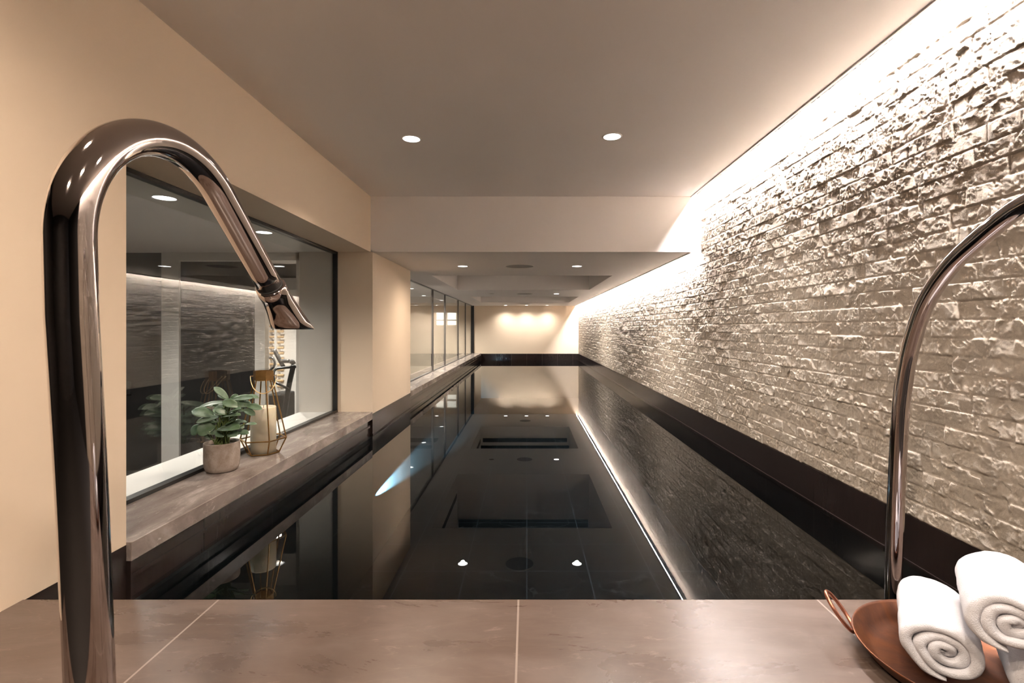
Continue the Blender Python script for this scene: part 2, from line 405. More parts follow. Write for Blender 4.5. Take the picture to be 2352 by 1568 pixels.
# cove beside the stone wall: led strip, grey profile, shadow gap
def cove(nm, y0, y1, z, where):
    r = empty(nm, (SLOT0, y0, z), where, 'light strip'); r['kind'] = 'thing'
    inv = Vector((SLOT0, y0, z))
    def prism(n, prof, m):
        bm = bmesh.new()
        A = [bm.verts.new((x - inv.x, 0, zz - inv.z)) for x, zz in prof]; B = [bm.verts.new((x - inv.x, y1 - y0, zz - inv.z)) for x, zz in prof]
        k = len(prof)
        bm.faces.new(A); bm.faces.new(B[::-1])
        for i in range(k): bm.faces.new((A[i], B[i], B[(i + 1) % k], A[(i + 1) % k]))
        return from_bm(n, bm, m, r)
    # slim bead on the ceiling edge, and the lamp channel up inside the gap, tilted towards the stone
    prism('edge_bead', [(SLOT0 - 0.008, z - 0.009), (SLOT1, z - 0.009), (SLOT1, z + 0.02), (SLOT0 + 0.0005, z + 0.02), (SLOT0 + 0.0005, z - 0.0003), (SLOT0 - 0.008, z - 0.0003)], M['bead'])
    c = Vector((1.684, z + 0.034)); d = Vector((0.92, 0.39)); n = Vector((0.39, -0.92))
    def q(a, b): p = c + d * a + n * b; return (p.x, p.y)
    prism('diffuser', [q(-0.009, 0), q(0.009, 0), q(0.009, 0.001), q(-0.009, 0.001)], M['led'])
    prism('channel', [q(-0.011, -0.006), q(0.011, -0.006), q(0.011, -0.0005), q(-0.011, -0.0005)], M['profile'])
    structure(boxes('trim_slot', [(SLOT0 + 0.001, XR + 0.05, y0, y1, z + 0.062, z + 0.075)], M['void']), 'dark shadow gap above the light strip', 'gap')
cove('ceiling_light_strip', 0.002, YP - 0.002, ZC, 'bright linear light strip along the upper ceiling edge above the stone wall')
cove('ceiling_light_strip', YP + 0.032, YF - 0.002, ZL, 'bright linear light strip along the lower ceiling edge above the far stone wall')

# ---- stone wall
rng = np.random.default_rng(11)
def perlin(x, y, seed):
    r = np.random.default_rng(seed); p = r.permutation(512); p = np.concatenate([p, p])
    ang = r.uniform(0, 2 * PI, 512); gx, gy = np.cos(ang), np.sin(ang)
    xi = np.floor(x).astype(int); yi = np.floor(y).astype(int); xf = x - xi; yf = y - yi
    def g(ix, iy, dx, dy):
        h = p[(p[ix & 511] + iy) & 511]; return gx[h] * dx + gy[h] * dy
    u = xf ** 3 * (xf * (xf * 6 - 15) + 10); v = yf ** 3 * (yf * (yf * 6 - 15) + 10)
    a = g(xi, yi, xf, yf); b = g(xi + 1, yi, xf - 1, yf); c = g(xi, yi + 1, xf, yf - 1); d = g(xi + 1, yi + 1, xf - 1, yf - 1)
    return (a + (b - a) * u) * (1 - v) + (c + (d - c) * u) * v * 1.0
def stone_height(u, v):
    ch = 0.0745
    k = np.floor(v / ch).astype(int); fv = v / ch - k
    h = np.zeros_like(u)
    U, V = u.copy(), v.copy()
    du = np.zeros_like(u); off = np.zeros_like(u); tu = np.zeros_like(u); tv = np.zeros_like(u); su = np.zeros_like(u); sv = np.zeros_like(u); amp = np.zeros_like(u); cu = np.zeros_like(u)
    for kk in np.unique(k):
        r = np.random.default_rng(1000 + int(kk))
        L = r.choice([0.12, 0.17, 0.22, 0.30, 0.36, 0.42], 140, p=[.1, .2, .25, .2, .15, .1]) * r.uniform(0.92, 1.08, 140)
        e = np.concatenate([[0], np.cumsum(L)]) - 3.2 - r.uniform(0, 0.3)
        msk = k == kk
        i = np.clip(np.searchsorted(e, u[msk]) - 1, 0, 139)
        du[msk] = np.minimum(u[msk] - e[i], e[i + 1] - u[msk]); cu[msk] = u[msk] - 0.5 * (e[i] + e[i + 1])
        off[msk] = r.uniform(0, 0.005, 140)[i]; tu[msk] = r.normal(0, 0.018, 140)[i]; tv[msk] = r.normal(0.0, 0.03, 140)[i]
        su[msk] = r.uniform(0, 90, 140)[i]; sv[msk] = r.uniform(0, 90, 140)[i]; amp[msk] = r.uniform(0.5, 1.4, 140)[i]
    X, Y = u + su, v + sv
    X = X + perlin(X * 22, Y * 22, 5) * 0.012; Y = Y + perlin(X * 22, Y * 22, 6) * 0.012
    f1 = facets(X, Y, 0.048, 0.075, 0.0008, 21); f2 = facets(X, Y * 0.9, 0.0145, 0.17, 0.0008, 22)
    n1 = perlin(X * 8, Y * 8, 1); n3 = perlin(X * 60, Y * 60, 3); n4 = perlin(X * 120, Y * 120, 4)
    mask = np.clip(0.40 + 2.2 * perlin(X * 13, Y * 13, 8), 0.05, 1)
    h = off + tu * cu + tv * (fv - 0.5) * ch + amp * (0.0034 * n1 + f1) + mask * (f2 + 0.0026 * n3 + 0.0040 * n4) + 0.0014 * n4
    dv = np.minimum(fv, 1 - fv) * ch
    ed = np.minimum(du, dv)
    h -= 0.0008 * np.clip(1 - ed / 0.010, 0, 1) + 0.0058 * np.clip(1 - ed / 0.0034, 0, 1)
    return np.clip(h * 0.85, -0.014, 0.028)
def facets(x, y, cell, slope, step, seed):
    """split-stone facets: every jittered cell is its own small tilted plane"""
    r = np.random.default_rng(seed); n = 256
    jx, jy = r.uniform(0, 1, (n, n)), r.uniform(0, 1, (n, n))
    ax, ay, hc = r.normal(0, slope, (n, n)), r.normal(0, slope, (n, n)), r.normal(0, step, (n, n))
    gx_, gy_ = x / cell, y / cell
    ix, iy = np.floor(gx_).astype(int), np.floor(gy_).astype(int)
    best = np.full(x.shape, 9.0); out = np.zeros_like(x)
    for dx in (-1, 0, 1):
        for dy in (-1, 0, 1):
            cx_, cy_ = (ix + dx) % n, (iy + dy) % n
            px = gx_ - (ix + dx + jx[cx_, cy_]); py = gy_ - (iy + dy + jy[cx_, cy_])
            d = px * px + py * py; k = d < best
            best = np.where(k, d, best)
            out = np.where(k, (ax[cx_, cy_] * px + ay[cx_, cy_] * py) * cell + hc[cx_, cy_], out)
    return out
def stone_wall():
    ub = np.arange(0.0, 1.2, 0.012)
    un = np.arange(1.2, 5.2, 0.0043)
    uf = [5.2]
    while uf[-1] < YF: uf.append(uf[-1] + 0.0043 + (uf[-1] - 5.2) * 0.0010)
    us = np.concatenate([ub, un, np.array(uf)]); vs = np.arange(ZBAND, ZC + 0.07, 0.0047)
    U, V = np.meshgrid(us, vs)
    H = stone_height(U, V - ZBAND)
    X = XR + 0.006 - H
    nU, nV = len(us), len(vs)
    co = np.stack([X, U, V], -1).reshape(-1, 3).astype(np.float32)
    i = np.arange((nV - 1) * (nU - 1)); r = i // (nU - 1); c = i % (nU - 1)
    a = r * nU + c
    quads = np.stack([a, a + nU, a + nU + 1, a + 1], -1).astype(np.int32).reshape(-1)
    me = bpy.data.meshes.new('wall_right')
    me.vertices.add(len(co)); me.vertices.foreach_set('co', co.ravel())
    nf = len(i); me.loops.add(nf * 4); me.loops.foreach_set('vertex_index', quads)
    me.polygons.add(nf); me.polygons.foreach_set('loop_start', np.arange(0, nf * 4, 4, dtype=np.int32))
    me.update(calc_edges=True); me.validate()
    for_sm = np.ones(nf, dtype=bool); me.polygons.foreach_set('use_smooth', for_sm)
    return link('wall_right', me, M['stone'])
structure(stone_wall(), 'rough split-face stone wall along the right side of the pool', 'wall')

# ---- dark tiled band, pool shell, water
structure(boxes('trim_right', [(XR, XR + 0.06, 0.0, YF, -0.02, ZBAND), (XR - 0.007, XR + 0.01, YD, YF, -0.02, 0.007)], M['band']), 'dark tiled band below the stone wall', 'tile band')
structure(boxes('trim_far', [(XG2, XR, YF - 0.004, YF + 0.06, -0.02, ZBAND), (XG2, XR, YF - 0.012, YF, -0.02, 0.009)], M['band_x']), 'dark tiled band below the end wall', 'tile band')
structure(boxes('trim_left', [(XIN, XL, YD - 0.3, YW, -0.02, ZDK - 0.003)], M['band']), 'dark tiled band below the near left wall', 'tile band')
structure(boxes('trim_pillar', [(XIN, XPF, YP, YQ, -0.02, ZDK - 0.012), (XPF - 0.01, XPF + 0.006, YP, YQ, -0.02, 0.007)], M['band']), 'dark tiled band at the foot of the pillar', 'tile band')
XC = -1.575
structure(boxes('trim_3', [(XIN, XC, YW, YP, -0.02, ZS - 0.078), (XC, XC + 0.012, YW + 0.004, YP, 0.078, 0.092), (XC, XPF - 0.002, YW, YW + 0.006, -0.02, ZS - 0.078)], M['band']), 'dark tiled ledge below the near window sill', 'tile band')
structure(boxes('trim_4', [(XIN, XC, YQ, YF, -0.02, ZS - 0.078), (XC, XC + 0.012, YQ, YF, 0.078, 0.092)], M['band']), 'dark tiled ledge below the far window sill', 'tile band')
t = 0.1
structure(boxes('pool_floor', [(XL - t, XR + t, YD - 0.1, YF + t, ZPOOL - t, ZPOOL)], M['pool']), 'black marble pool floor under the water', 'pool floor')
structure(boxes('pool_basin', [(XL - t, XPF - 0.002, YD - 0.1, YF, ZPOOL, -0.02), (XR, XR + t, YD - 0.1, YF, ZPOOL, -0.02),
                               (XL, XR, YF - 0.004, YF + t, ZPOOL, -0.02), (XL - 0.02, XR + 0.02, YD - 0.12, YD - 0.02, ZPOOL, ZDK - 0.05)], M['pool_wall']), 'black marble lined swimming pool basin', 'pool')
bm = bmesh.new()
vs_ = [bm.verts.new(p) for p in ((XC + 0.001, YD - 0.02, 0), (XR, YD - 0.02, 0), (XR, YF - 0.004, 0), (XC + 0.001, YF - 0.004, 0))]
bm.faces.new(vs_)
wt = from_bm('water', bm, M['water']); tag(wt, 'still dark pool water mirroring the ceiling and stone wall', 'water', kind='stuff')

# ---- windows and sills
structure(boxes('sill_near', [(XG1 - 0.02, XPF, YW + 0.002, YP, ZS - 0.076, ZS)], M['sill'], bev=0.003), 'grey brown marble sill of the near window', 'window sill')
structure(boxes('sill_far', [(XG2 - 0.02, XPF, YQ, YF, ZS - 0.076, ZS)], M['sill'], bev=0.003), 'grey brown marble sill below the far glazing', 'window sill')
w1 = empty('window_1', (XG1, (YW + YP) / 2, ZS), 'large fixed window with slim black frame beside the pillar', 'window'); w1['kind'] = 'structure'
def rel(o, lst): l = o.location; return [(a - l.x, b - l.x, c - l.y, d - l.y, e - l.z, f - l.z) for a, b, c, d, e, f in lst]
fw = 0.032
boxes('window_frame', rel(w1, [(XG1 - 0.03, XG1 + 0.02, YW, YP, ZS, ZS + 0.02), (XG1 - 0.03, XG1 + 0.02, YW, YP, ZL - 0.022, ZL),
                              (XG1 - 0.03, XG1 + 0.02, YP - 0.022, YP, ZS, ZL), (XG1 - 0.03, XG1 + 0.02, YW, YW + 0.03, ZS, ZL)]), M['black'], w1)
boxes('glass', rel(w1, [(XG1 - 0.012, XG1, YW + 0.01, YP - 0.01, ZS + 0.01, ZL - 0.01)]), M['glass'], w1)
w2 = empty('window_2', (XG2, (YQ + YF) / 2, ZS), 'long glazed partition with thin dark mullions along the pool', 'window'); w2['kind'] = 'structure'
mull = [9.63, 11.08, 13.2, 14.75]
fr = [(XG2 - 0.03, XG2 + 0.01, YQ, YF - 0.004, ZS, ZS + 0.012), (XG2 - 0.03, XG2 + 0.01, YQ, YF - 0.004, ZL - 0.015, ZL), (XG2 - 0.05, XG2 + 0.05, YF - 0.05, YF - 0.004, ZS, ZL)]
boxes('window_frame', rel(w2, fr), M['black'], w2)
for y in mull: boxes('mullion', rel(w2, [(XG2 - 0.03, XG2 + 0.012, y - 0.020, y + 0.020, ZS + 0.012, ZL - 0.015)]), M['mullion'], w2)
boxes('glass', rel(w2, [(XG2 - 0.012, XG2, YQ + 0.01, YF - 0.03, ZS + 0.01, ZL - 0.01)]), M['glass'], w2)

# ---- the room behind the glass
structure(boxes('soffit_inner', [(XIN, XG1 - 0.0305, YW + 0.001, YP - 0.001, ZL, ZC)], M['white']), 'white soffit inside the near window', 'soffit')
structure(boxes('sill_inner', [(XIN, XG1 - 0.02, YW + 0.002, YP, ZS - 0.076, ZS - 0.002)], M['white']), 'white inner sill behind the near window glass', 'window sill')
structure(boxes('wall_inner', [(XIN, XG1 - 0.01, YW, YP, ZGF, ZS - 0.08)], M['white']), 'low wall below the inner sill', 'wall')
GX = -7.0
structure(boxes('floor_inner', [(GX, XIN, 0.4, 8.4, ZGF - 0.05, ZGF), (GX, XG2 - 0.05, 8.4, YF, ZGF - 0.05, ZGF)], M['gym_floor']), 'dark exercise room floor', 'floor')
structure(boxes('ceiling_inner', [(GX, XIN, 0.4, 8.4, ZGC, ZGC + 0.05), (GX, XG2 - 0.03, YQ, YF, ZGC, ZGC + 0.05)], M['ceiling']), 'exercise room ceiling', 'ceiling')
structure(boxes('wall_outer_far', [(GX - 0.1, GX, 8.5, YF, ZGF, ZGC)], M['cream']), 'cream wall of the room behind the far glazing', 'wall')
structure(boxes('wall_outer', [(GX - 0.1, GX, 0.3, 8.5, ZGF, ZGC), (GX, XIN, 0.3, 0.4, ZGF, ZGC)], M['dark_panel']), 'dark outer wall of the exercise room', 'wall')
structure(boxes('wall_room_end', [(GX, XG2 - 0.2, YF, YF + 0.1, ZGF, ZGC)], M['cream']), 'cream end wall of the room behind the far glazing', 'wall')
# glazed partition facing the camera
YG = 5.6
def gx(px): return (px - VX) / F * YG
pt = empty('door_1', (gx(480), YG, ZGF), 'white framed glazed partition behind the near window', 'partition'); pt['kind'] = 'structure'
boxes('panel', rel(pt, [(GX, gx(375), YG, YG + 0.02, ZGF, ZGC), (gx(415), gx(588.5), YG, YG + 0.02, ZGF, ZGC - 0.1)]), M['dark_panel'], pt)
boxes('door_frame', rel(pt, [(gx(375), gx(415), YG - 0.03, YG + 0.05, ZGF, ZGC), (gx(588.5), gx(612), YG - 0.03, YG + 0.05, ZGF, ZGC),
                            (gx(415), gx(690), YG - 0.03, YG + 0.05, ZGC - 0.09, ZGC), (gx(683), XIN, YG - 0.03, YG + 0.05, ZGF, ZGC)]), M['white'], pt)
structure(boxes('wall_exercise', [(GX, -2.5, 8.4, 8.5, ZGF, ZGC)], M['white']), 'white wall behind the wall bars', 'wall')
structure(boxes('wall_jamb', [(XIN, XG1 - 0.03, YP - 0.004, YP, ZS - 0.002, ZL)], M['plaster_grey']), 'grey rendered inner jamb behind the near window', 'wall')
sp_ = boxes('control_panel', [(at(288, 876, YG).x, at(302, 876, YG).x, YG - 0.02, YG, at(0, 905, YG).z, at(0, 876, YG).z)], M['rubber'], bev=0.004)
tag(sp_, 'small black control panel behind the near window at its left edge', 'control panel')
# lit shelving alcove
al = empty('shelf_unit', at(1025, 745, YF - 0.01), 'brightly lit wall shelving at the end of the room behind far glazing', 'shelf')
def RB(n, p0, p1, y0, y1, m, o):
    a = at(p0[0], p0[1], YF - 0.1); b = at(p1[0], p1[1], YF - 0.1)
    return boxes(n, rel(o, [(min(a.x, b.x), max(a.x, b.x), y0, y1, min(a.z, b.z), max(a.z, b.z))]), m, o)
RB('back_panel', (1002, 718), (1047, 746), YF - 0.02, YF - 0.005, M['shelf_glow'], al)
RB('shelf', (1000, 734), (1049, 736.5), YF - 0.25, YF - 0.02, M['white'], al)
RB('shelf', (1000, 715), (1049, 718), YF - 0.25, YF - 0.02, M['white'], al)
RB('side_panel', (1025, 716), (1028, 746), YF - 0.25, YF - 0.02, M['white'], al)

# wall bars
wb = empty('wall_bars', at(632, 880, 8.3), 'wooden wall bars on the white wall through the door opening', 'wall bars')
def PB(n, p0, p1, y0, y1, m, o, Y=8.3):
    a = at(p0[0], p0[1], Y); b = at(p1[0], p1[1], Y)
    return boxes(n, rel(o, [(min(a.x, b.x), max(a.x, b.x), y0, y1, min(a.z, b.z), max(a.z, b.z))]), m, o, bev=0.003)
PB('upright', (616, 640), (620, 990), 8.24, 8.40, M['white'], wb)
PB('upright', (634, 640), (638, 990), 8.24, 8.40, M['white'], wb)
for k in range(19):
    y = 660 + k * 12.6
    tube('rung', [at(611, y, 8.3) - wb.location, at(651, y, 8.3) - wb.location], 0.02, M['wood'], wb, 10)
# exercise machine
em = empty('exercise_machine', at(655, 985, 7.0), 'grey exercise machine with bent handlebars seen through the window', 'exercise machine')
def E(*p): return [at(x, y, Y) - em.location for x, y, Y in p]
def Et(n, pts, r, m): return tube(n, catmull(E(*pts), 6), r, m, em, 12)
Et('post', [(674, 838, 7.0), (662, 895, 7.0), (648, 985, 7.0)], 0.035, M['machine'])
Et('handlebar', [(684, 842, 6.9), (655, 844, 6.9), (633, 848, 6.85), (628, 862, 6.8), (632, 876, 6.8), (645, 884, 6.8), (662, 893, 6.9)], 0.018, M['machine'])
Et('handlebar', [(612, 822, 7.2), (626, 822, 7.2), (631, 832, 7.2), (629, 842, 7.2), (620, 850, 7.2)], 0.016, M['machine'])
Et('lever', [(630, 803, 7.1), (640, 822, 7.1), (651, 842, 7.1)], 0.028, M['machine'])
Et('lever', [(644, 829, 7.1), (664, 829, 7.1)], 0.028, M['machine'])
Et('knob', [(668, 834, 6.9), (671, 830, 6.9), (675, 836, 6.9)], 0.03, M['rubber'])
PBm = lambda n, p0, p1, y0, y1, m: boxes(n, rel(em, [(at(p0[0], 0, 7.1).x, at(p1[0], 0, 7.1).x, y0, y1, at(0, p1[1], 7.1).z, at(0, p0[1], 7.1).z)]), m, em, bev=0.02)
PBm('housing', (614, 905), (648, 985), 7.05, 7.5, M['rubber'])
boxes('base', [(-0.5, 0.3, -0.25, 0.35, ZGF - em.location.z + 0.001, ZGF - em.location.z + 0.09)], M['machine'], em, bev=0.01)
boxes('strut', [(-0.06, 0.02, -0.03, 0.04, ZGF - em.location.z + 0.08, 0.05)], M['machine'], em)

# ------------------------------------------------------------------ lamps and speakers
WARM = (1.0, 0.81, 0.645); NEUT = (1.0, 0.90, 0.81)
def downlight(x, y, z, label, group=None, lit=True, power=0.0, colr=WARM, r=0.058, size=120, blend=0.9):
    d = empty('downlight', (x, y, z), label, 'downlight', group)
    lathe('rim', [(r, 0.001), (r, -0.0035), (r + 0.010, -0.0035), (r + 0.012, 0.001)], M['white'], d, 32)
    lathe('lens', [(0.0, -0.0015), (r, -0.0015)], M['lens'] if lit else M['lens_off'], d, 32, False)
    if power: spot('lamp', (x, y, z - 0.012), power, colr, size, blend, 0.028)
def speaker(x, y, z, label, group=None):
    s = empty('ceiling_speaker', (x, y, z), label, 'speaker', group)
    lathe('rim', [(0.172, 0.001), (0.172, -0.006), (0.185, -0.006), (0.187, 0.001)], M['white'], s, 48)
    lathe('grille', [(0.0, -0.004), (0.171, -0.003)], M['speaker'], s, 48, False)
P = 54
downlight(-0.807, 3.44, ZC, 'round downlight in the upper ceiling, the left one of the pair', 'upper ceiling downlights', True, P)
downlight(0.59, 3.40, ZC, 'round downlight in the upper ceiling, the one nearer the stone wall', 'upper ceiling downlights', True, P * 0.95, NEUT, size=142, blend=1.0)
spot('lamp', (0.6, 0.9, ZC - 0.02), P * 0.45, NEUT, 142, 1.0, 0.05)  # added fill for the stone wall, out of view and without a fitting
for x, y in ((-0.85, 0.5), (0.1, 0.1), (-0.5, -0.5)):  # unseen fill lamps added around the camera to brighten the walls
    spot('lamp', (x, y, ZC - 0.02), P * (0.62 if y > 0 else 1.2), WARM, 168, 0.6, 0.06)
downlight(-0.79, 6.07, ZL, 'lit downlight left of the large speaker just past the beam', 'lower ceiling downlights', True, P * 0.6, size=165)
downlight(0.618, 6.07, ZL, 'lit downlight right of the large speaker just past the beam', 'lower ceiling downlights', True, P * 1.1, NEUT, size=150, blend=1.0)
downlight(-0.78, 10.9, ZL, 'unlit downlight between the two ceiling coffers', 'lower ceiling downlights', False)
downlight(0.655, 10.9, ZL, 'lit downlight between the two ceiling coffers', 'lower ceiling downlights', True, P * 1.3, NEUT, size=150, blend=1.0)
FARP = 26
downlight(-0.70, 16.32, ZL, 'left one of three small downlights by the end wall', 'end wall downlights', True, FARP, NEUT, size=135, blend=1.0)
downlight(-0.01, 16.32, ZL, 'middle one of three small downlights by the end wall', 'end wall downlights', True, FARP, NEUT, size=135, blend=1.0)
downlight(0.68, 16.32, ZL, 'right one of three small downlights by the end wall', 'end wall downlights', True, FARP, NEUT, size=135, blend=1.0)
speaker(-0.09, 6.07, ZL, 'round flush ceiling speaker nearest the beam', 'ceiling speakers')
speaker(-0.05, 10.9, ZL, 'round flush ceiling speaker between the two coffers', 'ceiling speakers')
speaker(-0.05, 15.45, ZL, 'round flush ceiling speaker near the end wall', 'ceiling speakers')
downlight(-2.13, 2.893, ZL, 'bright downlight behind the glass framed by the spout arch', 'downlights behind the near window', True, 12, (1, 0.95, 0.92), size=140)
downlight(-2.10, 3.93, ZL, 'bright downlight behind the glass right of the spout', 'downlights behind the near window', True, 12, (1, 0.95, 0.92), size=140)
gl = [(-2.55, 8.9, 'nearest downlight on the ceiling behind the far glazing'), (-2.5, 10.6, 'second downlight from the pillar on the ceiling behind far glazing'),
      (-2.7, 12.9, 'third downlight from the pillar on the ceiling behind far glazing'), (-2.6, 15.0, 'farthest downlight on the ceiling behind the far glazing')]
for x, y, lb in gl: downlight(x, y, ZGC, lb, 'downlights behind the far glazing', True, 300, NEUT, size=150)
spot('lamp', (-3.6, 7.0, ZGC - 0.05), 200, NEUT, 150, 0.9, 0.1)  # added without a fitting, brightens the bay with the wall bars
spot('lamp', (-3.4, 3.9, ZGC - 0.05), 110, NEUT, 150, 0.9, 0.1)  # added to light the white partition frames, no fitting modelled
spot('lamp', (-4.6, 12.0, ZGC - 0.05), 400, NEUT, 150, 0.9, 0.1)  # added to brighten the room behind the far glazing
# underwater lamp grazing the pool wall below the pillar
ul = spot('lamp', (-1.515, 4.75, -0.62), 40000, (0.45, 0.82, 1.0), 11, 0.8, 0.004, target=(-1.552, 6.1, -0.72))

# ------------------------------------------------------------------ swan neck spout
XS = -0.687
sp = empty('pool_spout', (XS, 0.787, ZDK), 'tall bronze chrome swan neck spout arching over the pool', 'spout')
pts = [Vector((XS, 0.787, ZDK + 0.0)), Vector((XS, 0.7835, ZDK + 0.08)), Vector((XS, 0.774, CZ - 0.5576)), Vector((XS, 0.760, CZ - 0.25))]
rr = 0.215; cd = 0.955; cz_ = CZ + 0.14
pts = catmull(pts + [Vector((XS, 0.743, CZ + 0.02))], 6)
end_a = 90 + 40.6
for k in range(0, 41):
    a = math.radians(180 - end_a * k / 40 - 0)
    # sweep from pointing at the camera side (180 deg) over the top
    pts.append(Vector((XS, cd + rr * math.cos(a), cz_ + rr * math.sin(a))))
ax = Vector((0, math.cos(math.radians(40.6)), -math.sin(math.radians(40.6))))
pend = pts[-1]
colr_p = Vector((XS, 1.313, CZ + 0.116))
L = (colr_p - pend).dot(ax)
for k in range(1, 7): pts.append(pend + ax * L * k / 6)
tube('pipe', [p - sp.location for p in pts], 0.0315, M['chrome'], sp, 40)
pe = pts[-1]
lathe('base_flange', [(0.032, 0.018), (0.058, 0.016), (0.062, 0.010), (0.062, 0.0005), (0.0, 0.0005)], M['chrome'], sp, 40)
tube('seal_ring', [pe - ax * 0.001 - sp.location, pe + ax * 0.005 - sp.location], 0.0328, M['rubber'], sp, 40)
# nozzle: round collar that flattens into a wide mouth cut level
bm = bmesh.new(); rings = []
secs = [(0.005, 0.0345, 0.0345, 0), (0.008, 0.0375, 0.0375, 0), (0.03, 0.0385, 0.0385, 0), (0.034, 0.037, 0.037, 0.02), (0.06, 0.038, 0.036, 0.15), (0.09, 0.041, 0.037, 0.4), (0.12, 0.045, 0.041, 0.68), (0.15, 0.049, 0.050, 0.92), (0.178, 0.052, 0.058, 1.0), (0.183, 0.050, 0.056, 1.0), (0.181, 0.046, 0.052, 1.0), (0.14, 0.040, 0.036, 0.8)]
for s, a_, b_, tt in secs:
    n = (ax * (1 - tt) + Vector((0, 0, -1)) * tt).normalized(); ux = Vector((1, 0, 0)); uv = n.cross(ux)
    c = pe + ax * s
    ring = []
    for k in range(40):
        th = 2 * PI * k / 40; ca, sa = math.cos(th), math.sin(th)
        e = 1.0 - 0.28 * tt
        ring.append(bm.verts.new(c + ux * a_ * math.copysign(abs(ca) ** e, ca) + uv * b_ * math.copysign(abs(sa) ** e, sa) - sp.location))
    rings.append(ring)
for A, B in zip(rings, rings[1:]):
    for k in range(40): bm.faces.new((A[k], A[(k + 1) % 40], B[(k + 1) % 40], B[k]))
bm.faces.new(rings[0][::-1]); bm.faces.new(rings[-1])
from_bm('nozzle', bm, M['chrome'], sp, None, True)

# ------------------------------------------------------------------ hand rail
XH = 1.207
hr = empty('handrail', (XH, 1.63, -0.9), 'polished metal handrail rising from the pool beside the stone wall', 'handrail')
hp = [(1.632, -0.9), (1.628, -0.4), (1.622, CZ - 0.95), (1.611, CZ - 0.62), (1.594, CZ - 0.33), (1.578, CZ - 0.19), (1.548, CZ - 0.06), (1.490, CZ + 0.075), (1.405, CZ + 0.175), (1.303, CZ + 0.245), (1.194, CZ + 0.300), (1.08, CZ + 0.315), (0.96, CZ + 0.27), (0.87, CZ + 0.17), (0.83, CZ + 0.03), (0.815, CZ - 0.3), (0.81, ZDK)]
tube('rail', [Vector((XH, y, z)) - hr.location for y, z in [(p.y, p.z) for p in catmull([Vector((0, y, z)) for y, z in hp], 8)]], 0.0245, M['chrome2'], hr, 32)
lathe('base_flange', [(0.025, 0.02), (0.05, 0.016), (0.052, 0.001), (0.0, 0.001)], M['chrome2'], hr, 32, True, Vector((XH, 0.81, ZDK)) - hr.location)

# ------------------------------------------------------------------ tray and towels
TC = Vector((1.082, 1.212, ZDK))
ty = empty('serving_tray', TC, 'round aged copper tray with a loop handle on the deck', 'tray')
R_ = 0.236
lathe('dish', [(0.0, 0.001), (R_ * 0.79, 0.001), (R_ * 0.89, 0.014), (R_ * 0.985, 0.043), (R_, 0.046), (R_ * 0.995, 0.049), (R_ * 0.97, 0.045), (R_ * 0.87, 0.018), (R_ * 0.78, 0.006), (0.0, 0.005)], M['copper'], ty, 72)
def loop_handle(ang):
    d = Vector((math.cos(ang), math.sin(ang), 0)); tn = Vector((-d.y, d.x, 0)); upv = (d * 0.62 + Vector((0, 0, 0.80))).normalized()
    c = d * (R_ * 0.99) + Vector((0, 0, 0.036)) + upv * 0.047
    return [c + tn * 0.040 * math.cos(a) + upv * 0.053 * math.sin(a) for a in [2 * PI * k / 36 for k in range(36)]]
for ang in (math.radians(150), math.radians(-30)):
    tube('handle', loop_handle(ang), 0.0052, M['copper_bar'], ty, 12, True)

def rolled_towel(label, p0, d, length, R, rot, turns, sx=1.0, sz=1.0, seed=0):
    rs = np.random.default_rng(seed)
    d = Vector(d).normalized(); side = d.cross(Vector((0, 0, 1))).normalized(); up = side.cross(d)
    nT = int(turns * 64); r0 = 0.007
    th = np.linspace(0, 2 * PI * turns, nT)
    pitch = (R - r0) / turns
    nS = 26
    bm = bmesh.new(); rows = []
    wob = rs.uniform(0, 6.28, 6)
    for s in range(nS + 1):
        f = s / nS
        f = 0.5 - 0.5 * math.cos(PI * f)
        e = min(f, 1 - f) * length
        thk = pitch * 0.975 * (1 - 0.62 * max(0, 1 - e / 0.009) ** 2.2)
        ro, ri = [], []
        for i in range(nT):
            a = th[i] + rot
            rm = r0 + pitch * (th[i] / (2 * PI)) - pitch * 0.5
            rm = max(rm, 0.002)
            rm *= (1 + 0.05 * math.sin(2 * a + wob[0]) + 0.03 * math.sin(3 * a + wob[1] + f * 2)) * (1 - 0.05 * max(0, 1 - e / 0.03) ** 2)
            rm += (0.0011 * math.sin(1.37 * th[i] + wob[2]) + 0.0007 * math.sin(4.3 * th[i] + wob[4] + 2 * f)) * min(1, i / 40)
            jut = (0.006 * math.sin(th[i] * 0.8 + wob[3]) + 0.008 * (1 - th[i] / th[-1])) * (1 if f < 0.5 else -1) * max(0, 1 - e / 0.05)
            # tuck of the outer end of the cloth
            tk = thk * min(1, (nT - 1 - i) / 6 + 0.25)
            q = p0 + d * (f * length + jut)
            c, si = math.cos(a), math.sin(a)
            for lst, r in ((ro, rm + tk * 0.5), (ri, rm - tk * 0.5)):
                r = max(r, 0.0006)
                lst.append(bm.verts.new(q + side * (c * r * sx) + up * (si * r * sz)))
        rows.append((ro, ri))
    for s in range(nS):
        (a, b), (c, e_) = rows[s], rows[s + 1]
        for i in range(nT - 1):
            bm.faces.new((a[i], a[i + 1], c[i + 1], c[i])); bm.faces.new((b[i + 1], b[i], e_[i], e_[i + 1]))
        for i in (0, nT - 1): bm.faces.new((a[i], c[i], e_[i], b[i]))
    for s in (0, nS):
        a, b = rows[s]
        for i in range(nT - 1): bm.faces.new((a[i], a[i + 1], b[i + 1], b[i]))
    base = p0 + d * length * 0.5
    for v in bm.verts:
        q = v.co * 1.0
        v.co += mnoise.noise_vector(q * 24) * 0.0030 + mnoise.noise_vector(q * 75) * 0.0011 - base
    o = from_bm('rolled_towel', bm, M['towel'], None, base, True)
    tag(o, label, 'towel', 'rolled towels on the copper tray')
    return o
